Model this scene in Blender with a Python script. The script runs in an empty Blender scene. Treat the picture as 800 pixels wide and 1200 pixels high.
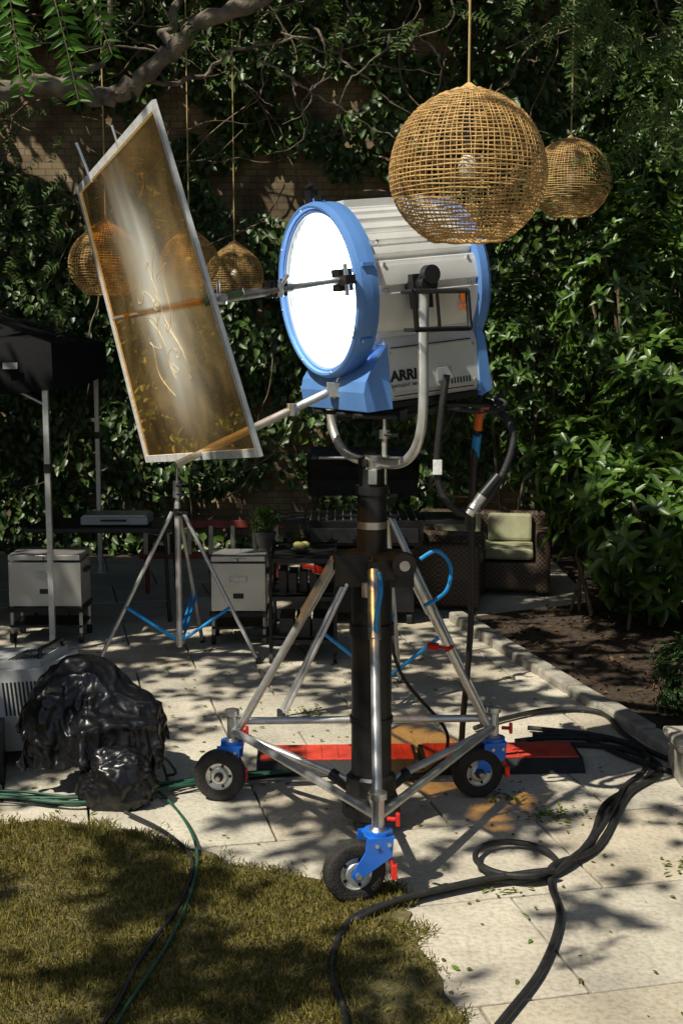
import bpy, math, random, bmesh
import numpy as np
from mathutils import Vector, Matrix, noise
random.seed(7); rng=np.random.default_rng(7)
S=bpy.context.scene
V=Vector
# ------------------------------------------------------------------ materials
def newmat(name):
    m=bpy.data.materials.new(name); m.use_nodes=True
    nt=m.node_tree; return m,nt,nt.nodes['Principled BSDF']
def pm(name,col,rough=.5,metal=0.,var=.25,scale=12.,bump=0.,bscale=60.,rvar=.15,coat=0.,spec=.5,stretch=None):
    m,nt,b=newmat(name); N=nt.nodes; K=nt.links
    tc=N.new('ShaderNodeTexCoord'); src=tc.outputs['Object']
    if stretch:
        mp=N.new('ShaderNodeMapping'); mp.inputs['Scale'].default_value=stretch
        K.new(src,mp.inputs['Vector']); src=mp.outputs['Vector']
    n=N.new('ShaderNodeTexNoise'); n.inputs['Scale'].default_value=scale; n.inputs['Detail'].default_value=5
    K.new(src,n.inputs['Vector'])
    r=N.new('ShaderNodeValToRGB'); r.color_ramp.elements[0].position=.3; r.color_ramp.elements[1].position=.7
    r.color_ramp.elements[0].color=(*[c*(1-var) for c in col],1); r.color_ramp.elements[1].color=(*[min(1,c*(1+var)) for c in col],1)
    K.new(n.outputs['Fac'],r.inputs['Fac']); K.new(r.outputs['Color'],b.inputs['Base Color'])
    mr=N.new('ShaderNodeMapRange'); mr.inputs['To Min'].default_value=max(.03,rough-rvar); mr.inputs['To Max'].default_value=min(1,rough+rvar)
    K.new(n.outputs['Fac'],mr.inputs['Value']); K.new(mr.outputs['Result'],b.inputs['Roughness'])
    b.inputs['Metallic'].default_value=metal; b.inputs['Coat Weight'].default_value=coat
    b.inputs['Specular IOR Level'].default_value=spec
    if bump>0:
        n2=N.new('ShaderNodeTexNoise'); n2.inputs['Scale'].default_value=bscale; n2.inputs['Detail'].default_value=4
        K.new(src,n2.inputs['Vector'])
        bp=N.new('ShaderNodeBump'); bp.inputs['Strength'].default_value=bump; bp.inputs['Distance'].default_value=.01
        K.new(n2.outputs['Fac'],bp.inputs['Height']); K.new(bp.outputs['Normal'],b.inputs['Normal'])
    return m
def leafmat(name,c0,c1,trans=.35,rough=.4,gloss=.06):
    m,nt,b=newmat(name); N=nt.nodes; K=nt.links; N.remove(b)
    a=N.new('ShaderNodeAttribute'); a.attribute_name='var'
    r=N.new('ShaderNodeValToRGB'); r.color_ramp.elements[0].color=(*c0,1); r.color_ramp.elements[1].color=(*c1,1)
    K.new(a.outputs['Fac'],r.inputs['Fac'])
    d=N.new('ShaderNodeBsdfDiffuse'); K.new(r.outputs['Color'],d.inputs['Color']); out=d.outputs[0]
    if trans>0:
        t=N.new('ShaderNodeBsdfTranslucent')
        h=N.new('ShaderNodeHueSaturation'); h.inputs['Value'].default_value=1.6; h.inputs['Hue'].default_value=.485
        K.new(r.outputs['Color'],h.inputs['Color']); K.new(h.outputs['Color'],t.inputs['Color'])
        mx=N.new('ShaderNodeMixShader'); mx.inputs['Fac'].default_value=trans
        K.new(out,mx.inputs[1]); K.new(t.outputs[0],mx.inputs[2]); out=mx.outputs[0]
    if gloss>0:
        g=N.new('ShaderNodeBsdfGlossy'); g.inputs['Roughness'].default_value=rough
        mx=N.new('ShaderNodeMixShader'); mx.inputs['Fac'].default_value=gloss
        K.new(out,mx.inputs[1]); K.new(g.outputs[0],mx.inputs[2]); out=mx.outputs[0]
    K.new(out,N['Material Output'].inputs['Surface'])
    return m
M={}
M['steel']=pm('brushed_steel',(.6,.59,.57),.35,.9,.15,30,.1,200)
M['alu']=pm('aluminium_tube',(.72,.71,.68),.36,.7,.16,20)
M['black']=pm('black_paint',(.013,.013,.014),.4,0,.3,15)
M['blackmetal']=pm('black_powder_coat',(.018,.018,.019),.38,.2,.2,40,.1,300)
M['rubber']=pm('rubber_black',(.018,.018,.018),.6,0,.3,30,.3,150)
M['tyre']=pm('tyre_rubber',(.026,.023,.02),.8,0,.5,25,.5,120)
M['blue']=pm('blue_enamel',(.015,.17,.72),.38,0,.12,9,.05,100,coat=.3)
M['lampblue']=pm('lamp_blue_shell',(.12,.28,.64),.42,0,.12,7,.1,150,coat=.2)
M['lampgrey']=pm('lamp_grey_panel',(.60,.60,.57),.45,.05,.08,8,.05,200)
M['fin']=pm('aluminium_fins',(.82,.81,.77),.42,.3,.08,9,rvar=.08)
M['red']=pm('red_plastic',(.65,.03,.02),.4,0,.15,20)
M['white']=pm('white_tape',(.78,.78,.75),.6,0,.15,25,.2,80)
M['wicker']=pm('wicker_cane',(.60,.38,.14),.6,0,.38,35,.3,300)
M['cord']=pm('cord_tan',(.5,.36,.15),.8,0,.2,50)
M['bark']=pm('bark',(.16,.13,.095),.9,0,.65,16,1.,50)
M['vine']=pm('vine_stem',(.17,.125,.08),.9,0,.4,20,.5,80)
M['stone']=pm('edging_stone',(.36,.33,.27),.85,0,.35,9,.8,60)
M['soil']=pm('soil_mulch',(.055,.036,.022),.95,0,.6,30,1.,70)
M['bag']=pm('black_plastic_bag',(.008,.008,.009),.31,0,.3,20,.3,26,rvar=.08)
M['greycase']=pm('grey_case',(.42,.43,.42),.5,0,.12,10)
M['ss']=pm('stainless_steel',(.68,.66,.62),.36,.75,.08,5,rvar=.12,bump=.05,bscale=14)
M['blackfab']=pm('tent_fabric',(.008,.008,.009),.9,0,.3,10,.3,60,spec=.2)
M['tape']=pm('blue_webbing',(.01,.26,.65),.5,0,.2,20)
M['orange']=pm('orange_tape',(.8,.16,.02),.5,0,.1,20)
M['cush']=pm('cushion_fabric',(.33,.33,.20),.9,0,.2,10,.4,200)
M['greenc']=pm('green_cable',(.02,.085,.05),.5,0,.25,20)
M['mat']=pm('red_ramp_top',(.62,.06,.035),.6,0,.3,12,.4,120)
M['olive']=pm('clamp_olive',(.10,.14,.06),.5,.2,.2,20)
M['brown']=pm('pale_tube',(.5,.46,.40),.42,.5,.15,20)
M['red2']=pm('dull_red',(.22,.04,.03),.6,0,.3,12)
M['glassb']=pm('bulb_glass',(.75,.7,.6),.15,0,.05,5)
M['fruit']=pm('yellow_fruit',(.36,.33,.10),.5,0,.3,20)
M['crease_glint']=pm('gel_crease_glint',(.84,.68,.44),.35,0,.1,20)  # pale tubes that draw the light caught on the gel's creases
M['terracotta']=pm('pot_dark',(.06,.055,.05),.7,0,.2,20)
def wovenmat():
    m,nt,b=newmat('dark_woven_wicker'); N=nt.nodes;K=nt.links
    tc=N.new('ShaderNodeTexCoord'); w=N.new('ShaderNodeTexChecker'); w.inputs['Scale'].default_value=60
    w.inputs['Color1'].default_value=(.13,.085,.055,1); w.inputs['Color2'].default_value=(.04,.026,.018,1)
    K.new(tc.outputs['Object'],w.inputs['Vector']); K.new(w.outputs['Color'],b.inputs['Base Color'])
    bp=N.new('ShaderNodeBump'); bp.inputs['Strength'].default_value=.8; bp.inputs['Distance'].default_value=.005
    K.new(w.outputs['Fac'],bp.inputs['Height']); K.new(bp.outputs['Normal'],b.inputs['Normal']); b.inputs['Roughness'].default_value=.5
    return m
M['woven']=wovenmat()
def pavemat(i,col):
    m,nt,b=newmat('paving_stone_%d'%i); N=nt.nodes;K=nt.links
    tc=N.new('ShaderNodeTexCoord')
    n1=N.new('ShaderNodeTexNoise'); n1.inputs['Scale'].default_value=2.3; n1.inputs['Detail'].default_value=8; n1.inputs['Roughness'].default_value=.65
    n2=N.new('ShaderNodeTexNoise'); n2.inputs['Scale'].default_value=55; n2.inputs['Detail'].default_value=5
    n3=N.new('ShaderNodeTexVoronoi'); n3.inputs['Scale'].default_value=38
    for n in (n1,n2,n3): K.new(tc.outputs['Object'],n.inputs['Vector'])
    r=N.new('ShaderNodeValToRGB'); e=r.color_ramp.elements
    e[0].position=.3; e[0].color=(*[c*.64 for c in col],1); e[1].position=.62; e[1].color=(*[c*1.1 for c in col],1)
    K.new(n1.outputs['Fac'],r.inputs['Fac'])
    r2=N.new('ShaderNodeValToRGB'); r2.color_ramp.elements[0].position=.33; r2.color_ramp.elements[0].color=(.6,.56,.5,1); r2.color_ramp.elements[1].position=.55; r2.color_ramp.elements[1].color=(1,1,1,1)
    K.new(n2.outputs['Fac'],r2.inputs['Fac'])
    r3=N.new('ShaderNodeValToRGB'); r3.color_ramp.elements[0].position=.05; r3.color_ramp.elements[0].color=(.55,.5,.42,1); r3.color_ramp.elements[1].position=.14; r3.color_ramp.elements[1].color=(1,1,1,1)
    K.new(n3.outputs['Distance'],r3.inputs['Fac'])
    a=N.new('ShaderNodeMixRGB'); a.blend_type='MULTIPLY'; a.inputs['Fac'].default_value=.55
    K.new(r.outputs['Color'],a.inputs[1]); K.new(r2.outputs['Color'],a.inputs[2])
    c=N.new('ShaderNodeMixRGB'); c.blend_type='MULTIPLY'; c.inputs['Fac'].default_value=.45
    K.new(a.outputs[0],c.inputs[1]); K.new(r3.outputs['Color'],c.inputs[2]); K.new(c.outputs[0],b.inputs['Base Color'])
    bp=N.new('ShaderNodeBump'); bp.inputs['Strength'].default_value=.6; bp.inputs['Distance'].default_value=.007
    K.new(n2.outputs['Fac'],bp.inputs['Height']); K.new(bp.outputs['Normal'],b.inputs['Normal']); b.inputs['Roughness'].default_value=.85
    return m
PAVE=[pavemat(0,(.62,.57,.46)),pavemat(1,(.57,.52,.42)),pavemat(2,(.64,.575,.46)),pavemat(3,(.58,.51,.39))]
def brickmat():
    m,nt,b=newmat('brick_masonry'); N=nt.nodes;K=nt.links
    g=N.new('ShaderNodeNewGeometry'); sp=N.new('ShaderNodeSeparateXYZ'); K.new(g.outputs['Position'],sp.inputs[0])
    ad=N.new('ShaderNodeMath'); K.new(sp.outputs['X'],ad.inputs[0]); K.new(sp.outputs['Y'],ad.inputs[1])
    cb=N.new('ShaderNodeCombineXYZ'); K.new(ad.outputs[0],cb.inputs['X']); K.new(sp.outputs['Z'],cb.inputs['Y'])
    br=N.new('ShaderNodeTexBrick'); br.inputs['Scale'].default_value=4.6; br.inputs['Color1'].default_value=(.42,.31,.17,1); br.inputs['Color2'].default_value=(.29,.21,.115,1)
    br.inputs['Mortar'].default_value=(.19,.16,.12,1); br.inputs['Mortar Size'].default_value=.018
    K.new(cb.outputs[0],br.inputs['Vector'])
    n=N.new('ShaderNodeTexNoise'); n.inputs['Scale'].default_value=3; n.inputs['Detail'].default_value=6; K.new(g.outputs['Position'],n.inputs['Vector'])
    rp=N.new('ShaderNodeValToRGB'); rp.color_ramp.elements[0].position=.35; rp.color_ramp.elements[0].color=(.3,.28,.25,1); rp.color_ramp.elements[1].position=.65; K.new(n.outputs['Fac'],rp.inputs['Fac'])
    mx=N.new('ShaderNodeMixRGB'); mx.blend_type='MULTIPLY'; mx.inputs['Fac'].default_value=.9; K.new(br.outputs['Color'],mx.inputs[1]); K.new(rp.outputs['Color'],mx.inputs[2])
    K.new(mx.outputs[0],b.inputs['Base Color']); b.inputs['Roughness'].default_value=.9
    bp=N.new('ShaderNodeBump'); bp.inputs['Strength'].default_value=.7; bp.inputs['Distance'].default_value=.01; bp.invert=True
    K.new(br.outputs['Fac'],bp.inputs['Height']); K.new(bp.outputs['Normal'],b.inputs['Normal'])
    return m
M['brick']=brickmat()
M['ivy']=leafmat('ivy_leaf',(.020,.048,.009),(.10,.175,.03),.12,.42,.05)
M['canopy']=leafmat('canopy_leaf',(.03,.06,.012),(.07,.12,.03),0,.5,0)
M['shrub']=leafmat('shrub_leaf',(.030,.075,.011),(.13,.23,.035),.22,.38,.05)
M['box']=leafmat('boxwood_leaf',(.014,.035,.009),(.04,.08,.018),0,.4,.03)
M['locust']=leafmat('locust_leaf',(.05,.14,.012),(.11,.27,.03),.45,.4,.02)
M['locust_dim']=leafmat('locust_leaf_shaded',(.030,.07,.010),(.095,.17,.025),.3,.4,.02)  # darker copy of the locust leaf, with shade put into its colour
M['grass']=leafmat('grass_blade',(.11,.11,.025),(.38,.31,.09),.25,.6,.0)
M['litter']=leafmat('leaf_litter',(.12,.10,.03),(.14,.24,.04),.15,.7,.0)
M['mulchbit']=leafmat('mulch_bits',(.03,.02,.012),(.17,.11,.055),0,.8,0)
# ------------------------------------------------------------------ mesh builder
class MB:
    def __init__(s): s.v=[];s.f=[];s.m=[];s.sm=[];s.mats=[]
    def mi(s,k):
        if k not in s.mats: s.mats.append(k)
        return s.mats.index(k)
    def add(s,vs,fs,k,smooth=False):
        o=len(s.v); s.v+= [tuple(v) for v in vs]; i=s.mi(k)
        for f in fs: s.f.append([o+a for a in f]); s.m.append(i); s.sm.append(smooth)
    @staticmethod
    def frame(d):
        d=d.normalized(); u=V((0,0,1)) if abs(d.z)<.9 else V((1,0,0))
        x=d.cross(u).normalized(); y=x.cross(d).normalized(); return x,y
    def lathe(s,o,ax,prof,k,n=24,smooth=True,caps=True,share=False):
        o=V(o); ax=V(ax).normalized(); x,y=s.frame(ax)
        ring=lambda r,h:[o+ax*h+(x*math.cos(2*math.pi*i/n)+y*math.sin(2*math.pi*i/n))*r for i in range(n)]
        if share:
            vs=[];fs=[]
            for r,h in prof: vs+=ring(r,h)
            for j in range(len(prof)-1):
                for i in range(n): fs.append((j*n+i,j*n+(i+1)%n,(j+1)*n+(i+1)%n,(j+1)*n+i))
            s.add(vs,fs,k,smooth)
        else:
            for (r0,h0),(r1,h1) in zip(prof,prof[1:]):
                s.add(ring(r0,h0)+ring(r1,h1),[(i,(i+1)%n,n+(i+1)%n,n+i) for i in range(n)],k,smooth)
        if caps:
            for r,h in (prof[0],prof[-1]):
                if r>1e-5: s.add(ring(r,h),[tuple(range(n))],k,False)
    def cyl(s,a,b,r,k,r2=None,n=14):
        a=V(a);b=V(b); d=b-a
        s.lathe(a,d,[(r,0),(r if r2 is None else r2,d.length)],k,n)
    def tube(s,pts,r,k,n=8,closed=False,flat=1.):
        pts=[V(p) for p in pts]; N=len(pts); rs=r if isinstance(r,(list,tuple)) else [r]*N
        vs=[];fs=[]; x=None
        for i,p in enumerate(pts):
            if closed: t=pts[(i+1)%N]-pts[i-1]
            else: t=pts[min(i+1,N-1)]-pts[max(i-1,0)]
            if t.length<1e-9: t=V((0,0,1))
            t.normalize()
            if x is None: x,y=s.frame(t)
            else:
                x=(x-t*x.dot(t)); x=x.normalized() if x.length>1e-6 else s.frame(t)[0]; 
            y=t.cross(x)
            for j in range(n):
                a=2*math.pi*(j+.5)/n; vs.append(p+(x*math.cos(a)+y*math.sin(a)*flat)*rs[i])
        m=N if closed else N-1
        for i in range(m):
            for j in range(n):
                a=i*n+j;b=i*n+(j+1)%n; c=((i+1)%N)*n+(j+1)%n; d=((i+1)%N)*n+j
                fs.append((a,b,c,d))
        if not closed: fs+= [tuple(range(n)),tuple(range((N-1)*n,N*n))]
        s.add(vs,fs,k,n>4)
    def box(s,c,sz,k,R=None):
        c=V(c);h=[a/2 for a in sz]; vs=[]
        for dx in(-1,1):
            for dy in(-1,1):
                for dz in(-1,1):
                    p=V((dx*h[0],dy*h[1],dz*h[2])); 
                    if R: p=R@p
                    vs.append(c+p)
        s.add(vs,[(0,1,3,2),(4,6,7,5),(0,4,5,1),(2,3,7,6),(0,2,6,4),(1,5,7,3)],k)
    def ball(s,c,r,k,n=16,sc=(1,1,1)):
        vs=[];fs=[];c=V(c);m=n//2
        for i in range(m+1):
            t=math.pi*i/m
            for j in range(n):
                p=2*math.pi*j/n; vs.append(c+V((r*sc[0]*math.sin(t)*math.cos(p),r*sc[1]*math.sin(t)*math.sin(p),r*sc[2]*math.cos(t))))
        for i in range(m):
            for j in range(n): fs.append((i*n+j,(i+1)*n+j,(i+1)*n+(j+1)%n,i*n+(j+1)%n))
        s.add(vs,fs,k,True)
    def prism(s,pts,d,k):
        n=len(pts); d=V(d); a=[V(p) for p in pts]; b=[p+d for p in a]
        s.add(a+b,[tuple(range(n)),tuple(range(2*n-1,n-1,-1))]+[(i,(i+1)%n,n+(i+1)%n,n+i) for i in range(n)],k)
    def obj(s,name,bevel=0,parent=None):
        me=bpy.data.meshes.new(name); me.from_pydata(s.v,[],s.f); 
        for k in s.mats: me.materials.append(M[k] if isinstance(k,str) else k)
        me.polygons.foreach_set('material_index',s.m); me.polygons.foreach_set('use_smooth',s.sm); me.update()
        o=bpy.data.objects.new(name,me); S.collection.objects.link(o)
        if bevel:
            b=o.modifiers.new('bevel','BEVEL'); b.width=bevel; b.segments=2; b.limit_method='ANGLE'; b.angle_limit=math.radians(40)
        if parent: o.parent=parent
        return o
def cat(pts,sub=8,closed=False):
    P=[V(p) for p in pts]; n=len(P); out=[]
    for i in range(n if closed else n-1):
        p0=P[i-1] if (i>0 or closed) else P[0]; p1=P[i]; p2=P[(i+1)%n]; p3=P[(i+2)%n] if (closed or i+2<n) else P[n-1]
        for j in range(sub):
            t=j/sub; out.append(.5*((2*p1)+(-p0+p2)*t+(2*p0-5*p1+4*p2-p3)*t*t+(-p0+3*p1-3*p2+p3)*t**3))
    if not closed: out.append(P[-1])
    return out
def unit(a): return a/np.maximum(np.linalg.norm(a,axis=1,keepdims=True),1e-9)
def leafmesh(name,pos,nrm,dr,L,W,mat,fold=.25,extra=None):
    pos=np.asarray(pos,float);N=len(pos);nrm=unit(np.asarray(nrm,float));dr=np.asarray(dr,float)
    dr=unit(dr-nrm*(dr*nrm).sum(1,keepdims=True)); sd=np.cross(dr,nrm)
    L=np.broadcast_to(np.asarray(L,float),(N,))[:,None];W=np.broadcast_to(np.asarray(W,float),(N,))[:,None]
    f=fold
    v=np.stack([pos, pos+dr*L*.28+sd*W*.5+nrm*W*f*.8, pos+dr*L*.65+sd*W*.38+nrm*W*f*.5, pos+dr*L-nrm*L*.12, pos+dr*L*.65-sd*W*.38+nrm*W*f*.5, pos+dr*L*.28-sd*W*.5+nrm*W*f*.8],1).reshape(-1,3)
    base=(np.arange(N)*6)[:,None]; loops=(base+np.array([0,3,2,1,0,5,4,3])).reshape(-1)
    me=bpy.data.meshes.new(name); me.vertices.add(6*N); me.vertices.foreach_set('co',v.reshape(-1).astype(np.float32))
    me.loops.add(8*N); me.loops.foreach_set('vertex_index',loops.astype(np.int32))
    me.polygons.add(2*N); me.polygons.foreach_set('loop_start',(np.arange(2*N)*4).astype(np.int32))
    me.update(calc_edges=True)
    at=me.attributes.new('var','FLOAT','FACE'); at.data.foreach_set('value',np.repeat(rng.random(N)**1.3,2).astype(np.float32))
    me.materials.append(mat); o=bpy.data.objects.new(name,me); S.collection.objects.link(o); return o
def rnd(n,s=1.): return rng.normal(size=(n,3))*s

# ------------------------------------------------------------------ plastic bag (cloth draped over gear, then frozen)
def drape_bag():
    cols=[]
    def coll(mb,nm):
        o=mb.obj(nm); o.modifiers.new('c','COLLISION'); o.collision.thickness_outer=.012; o.collision.cloth_friction=12; cols.append(o); return o
    c=MB(); c.box((0,0,-.05),(4,4,.1),'black'); co_=coll(c,'tmp_floor'); co_.location=(-1,4.9,0)
    c=MB(); c.ball((-1.03,4.98,.24),.2,'black',20,(1,.85,1.25)); coll(c,'tmp_a')
    c=MB(); c.box((-.91,4.86,.14),(.28,.24,.28),'black',Matrix.Rotation(.5,3,'Z')); coll(c,'tmp_b')
    c=MB(); c.ball((-1.13,4.86,.26),.09,'black',14,(1,1,1.8)); coll(c,'tmp_c')
    c=MB(); c.ball((-.82,4.93,.28),.09,'black',14,(1,1,1)); coll(c,'tmp_d')
    n=84; L_=1.06; vs=[];fs=[]
    for i in range(n+1):
        for j in range(n+1):
            u=(i/n-.5);v=(j/n-.5); x=u*L_;y=v*L_
            q=V((x*5,y*5,1))
            sc=1-.12*(u*u+v*v)*2
            vs.append(V((-.98+x*.80*sc+.012*noise.noise(q*3),4.92+y*.80*sc+.012*noise.noise(q*3+V((9,0,0))),.60+.05*noise.noise(q)+.03*noise.noise(q*2.7))))
    for i in range(n):
        for j in range(n): fs.append((i*(n+1)+j,(i+1)*(n+1)+j,(i+1)*(n+1)+j+1,i*(n+1)+j+1))
    c=MB(); c.add(vs,fs,'bag',True); o=c.obj('tmp_cloth')
    m=o.modifiers.new('cloth','CLOTH'); st=m.settings; st.quality=6; st.mass=.15; st.tension_stiffness=12; st.compression_stiffness=6; st.shear_stiffness=4; st.bending_stiffness=.12; st.air_damping=1.5
    m.collision_settings.distance_min=.008; m.collision_settings.collision_quality=3
    m.point_cache.frame_start=1; m.point_cache.frame_end=60
    for f in range(1,46): S.frame_set(f); 
    dg=bpy.context.evaluated_depsgraph_get(); ev=o.evaluated_get(dg); me=bpy.data.meshes.new_from_object(ev)
    co=np.zeros(len(me.vertices)*3); me.vertices.foreach_get('co',co); co=co.reshape(-1,3)
    S.frame_set(1)
    for x in cols+[o]: bpy.data.objects.remove(x,do_unlink=True)
    if not np.isfinite(co).all() or co[:,2].max()>1.2 or co[:,2].max()<.25: return None
    fr=bpy.data.objects.new('garbage_bag',me); S.collection.objects.link(fr)
    nr_=[v.normal.copy() for v in me.vertices]
    for v,nn_ in zip(me.vertices,nr_):
        q=v.co*1.0; wv=V((noise.noise(q*7),noise.noise(q*7+V((3,0,0))),noise.noise(q*7+V((0,3,0)))))*.06
        k=0
        for f_,a_ in ((9,.015),(19,.006)):
            r_=max(0,1-abs(noise.noise((q+wv)*f_))*3); k+=a_*r_*r_
        v.co=v.co+nn_*(k-.006)
        if v.co.z<.006: v.co.z=.006
    me.update()
    sb_=fr.modifiers.new('sub','SUBSURF'); sb_.levels=1; sb_.render_levels=1
    return fr
def baggy(c,s,seed,sub=6):
    bm=bmesh.new(); bmesh.ops.create_icosphere(bm,subdivisions=sub,radius=1); vs=[]
    for v in bm.verts:
        d=v.co.normalized(); q=d*1.3+V((seed,0,0)); k=.86+.22*noise.noise(q)
        w_=V((noise.noise(q*1.1),noise.noise(q*1.1+V((5,0,0))),noise.noise(q*1.1+V((0,5,0)))))
        qq=V((d.x*1.7,d.y*1.7,d.z*.7))+w_*.7+V((seed,0,0))
        for f_,a_ in ((1.6,.10),(3.4,.05),(7.5,.02)):
            r_=1-abs(noise.noise(qq*f_))*2.2; k+=a_*(max(0,r_)**2-.4)
        p=d*k; z=max(p.z,-.8); wd=1+.22*max(0,-z)
        vs.append(V((c[0]+p.x*s[0]*wd,c[1]+p.y*s[1]*wd,c[2]+z*s[2])))
    bm.verts.index_update(); fs=[[v.index for v in f.verts] for f in bm.faces]; bm.free(); return vs,fs
bag=None
try: bag=drape_bag()
except Exception as e: print('BAG FAIL',e)
if bag is None:
    b=MB()
    for c,s,sd in (((-1.00,4.95,.25),(.29,.25,.29),3.3),((-.86,4.72,.13),(.18,.15,.17),8.1)):
        vs,fs=baggy(c,s,sd,6 if s[0]>.2 else 5); b.add(vs,fs,'bag',True)
    b.obj('garbage_bag')
else:
    b=MB(); vs,fs=baggy((-.85,4.68,.10),(.16,.10,.14),8.1,5); b.add(vs,fs,'bag',True); t_=b.obj('bag_tail'); t_.parent=bag
# ------------------------------------------------------------------ sun / sky
SUN=V((-.45,-.40,.80)).normalized()
w=bpy.data.worlds.new('World'); S.world=w; w.use_nodes=True
sk=w.node_tree.nodes.new('ShaderNodeTexSky'); sk.sky_type='NISHITA'; sk.sun_disc=False
sk.sun_elevation=math.asin(SUN.z); sk.sun_rotation=math.atan2(SUN.x,SUN.y)
bg=w.node_tree.nodes['Background']; bg.inputs['Strength'].default_value=.08
w.node_tree.links.new(sk.outputs[0],bg.inputs['Color'])
sl=bpy.data.lights.new('sun','SUN'); sl.energy=5.0; sl.angle=math.radians(.5); sl.color=(1,.95,.82)
so=bpy.data.objects.new('sun',sl); S.collection.objects.link(so); so.rotation_euler=SUN.to_track_quat('Z','Y').to_euler(); so.location=(-5,-4,10)
S.view_settings.view_transform='Standard'; S.view_settings.look='None'; S.view_settings.exposure=0

# ------------------------------------------------------------------ ground
b=MB(); b.add([(-60,-60,-.035),(60,-60,-.035),(60,60,-.035),(-60,60,-.035)],[(0,1,2,3)],'soil'); b.obj('ground')
th=math.radians(13); ex=V((math.cos(th),math.sin(th),0)); ey=V((-math.sin(th),math.cos(th),0))
O=V((.193,3.94,0))
b=MB()
sx,sy=.64,.62
for j in range(-9,13):
    for i in range(-10,11):
        off=.5*sx if j%2 else 0
        c=O+ex*((i+.5)*sx+off)+ey*((j+.27)*sy)
        if c.y>10.6 or c.y<-1 or abs(c.x)>4.9: continue
        g=.0045; hz=random.uniform(-.0022,.0022); k=PAVE[random.randrange(4)]
        R=Matrix.Rotation(th+random.uniform(-.003,.003),3,'Z')
        b.box(c+V((0,0,-.03+hz)),(sx-2*g,sy-2*g,.06),k,R)
b.obj('stone_paving',bevel=.004)
lawn=[(-4.8,4.62),(-2.2,4.60),(-1.3,4.52),(-.85,4.46),(-.55,4.24),(-.25,4.06),(.16,3.93),(.22,3.6),(.31,3.15),(.43,2.6),(.6,1.9),(.9,.6),(.9,-1),(-4.8,-1)]
def inpoly(x,y,P):
    c=False;n=len(P)
    for i in range(n):
        x1,y1=P[i];x2,y2=P[i-1]
        if (y1>y)!=(y2>y) and x<(x2-x1)*(y-y1)/(y2-y1)+x1: c=not c
    return c
lm,nt,bb=newmat('lawn_soil'); nn=nt.nodes.new('ShaderNodeTexNoise'); nn.inputs['Scale'].default_value=9; nn.inputs['Detail'].default_value=12; nn.inputs['Roughness'].default_value=.75
tcc=nt.nodes.new('ShaderNodeTexCoord'); nt.links.new(tcc.outputs['Object'],nn.inputs['Vector'])
rr=nt.nodes.new('ShaderNodeValToRGB'); rr.color_ramp.elements[0].position=.4; rr.color_ramp.elements[0].color=(.06,.058,.02,1); rr.color_ramp.elements[1].position=.62; rr.color_ramp.elements[1].color=(.24,.195,.085,1)
bpn=nt.nodes.new('ShaderNodeBump'); bpn.inputs['Strength'].default_value=1; bpn.inputs['Distance'].default_value=.02; nt.links.new(nn.outputs['Fac'],bpn.inputs['Height']); nt.links.new(bpn.outputs[0],bb.inputs['Normal'])
nt.links.new(nn.outputs['Fac'],rr.inputs['Fac']); nt.links.new(rr.outputs[0],bb.inputs['Base Color']); bb.inputs['Roughness'].default_value=1
lo=[]
for i in range(len(lawn)):
    (x1,y1),(x2,y2)=lawn[i],lawn[(i+1)%len(lawn)]; m=max(1,int(math.hypot(x2-x1,y2-y1)/.04)) if i<11 else 1
    for k in range(m):
        t=k/m; x=x1+(x2-x1)*t;y=y1+(y2-y1)*t
        if i<11: x+=.05*noise.noise((x*6,y*6,2))+.03*noise.noise((x*19,y*19,4)); y+=.07*noise.noise((x*5,y*5,7))+.04*noise.noise((x*17,y*17,9))
        lo.append((x,y))
b=MB(); b.prism([(x,y,-.02) for x,y in lo],(0,0,.028),lm); lawno=b.obj('lawn')
pts=[]
while len(pts)<98000:
    x=random.uniform(-1.9,.95); y=random.uniform(2.2,4.8)
    xx=x+.10*noise.noise((x*9,y*9,0))+random.gauss(0,.02); yy=y+.14*noise.noise((x*7,y*7,5))+random.gauss(0,.025)
    if inpoly(xx,yy,lawn) and noise.noise((x*3.5,y*3.5,1))*1.0+random.random()>.15: pts.append((x,y,.004))
n=len(pts); nr=unit(np.concatenate([rng.normal(size=(n,2)),.3*rng.normal(size=(n,1))],1)); dr=np.stack([rng.normal(size=n)*.9,rng.normal(size=n)*.9,np.ones(n)],1)
g=leafmesh('lawn_grass',pts,nr,dr,rng.uniform(.010,.034,n),.0035,M['grass']); g.parent=lawno
b=MB(); bed=[(.80,7.9),(2.42,1.8),(4.9,1.8),(4.9,10.7),(1.7,10.7),(1.7,8.4)]
b.prism([(x,y,-.02) for x,y in bed],(0,0,.05),'soil'); b.obj('planting_bed')
b=MB(); p=V((.72,7.95,0)); dd=(V((2.34,1.8,0))-p).normalized(); t=0
while t<6.3:
    l=random.uniform(.3,.42); c=p+dd*(t+l/2); a=math.atan2(dd.y,dd.x)+random.uniform(-.02,.02)
    b.box(c+V((0,0,.015+random.uniform(-.006,.006))),(l-.012,.10,.075),'stone',Matrix.Rotation(a,3,'Z')); t+=l
b.obj('bed_edging',bevel=.012)
pp=[(random.uniform(.9,3.2),random.uniform(4.2,9),.032) for _ in range(3500)]
pp=[q for q in pp if inpoly(q[0],q[1],bed)]
n=len(pp); leafmesh('mulch_litter',pp,np.array([[0,0,1.]])+rnd(n,.4),rnd(n),rng.uniform(.02,.05,n),.018,M['mulchbit'])
pp=[]
for _ in range(520):
    x=random.uniform(-1.5,1.8); y=random.uniform(3,8)
    if not inpoly(x,y,lawn): pp.append((x,y,.004))
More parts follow.
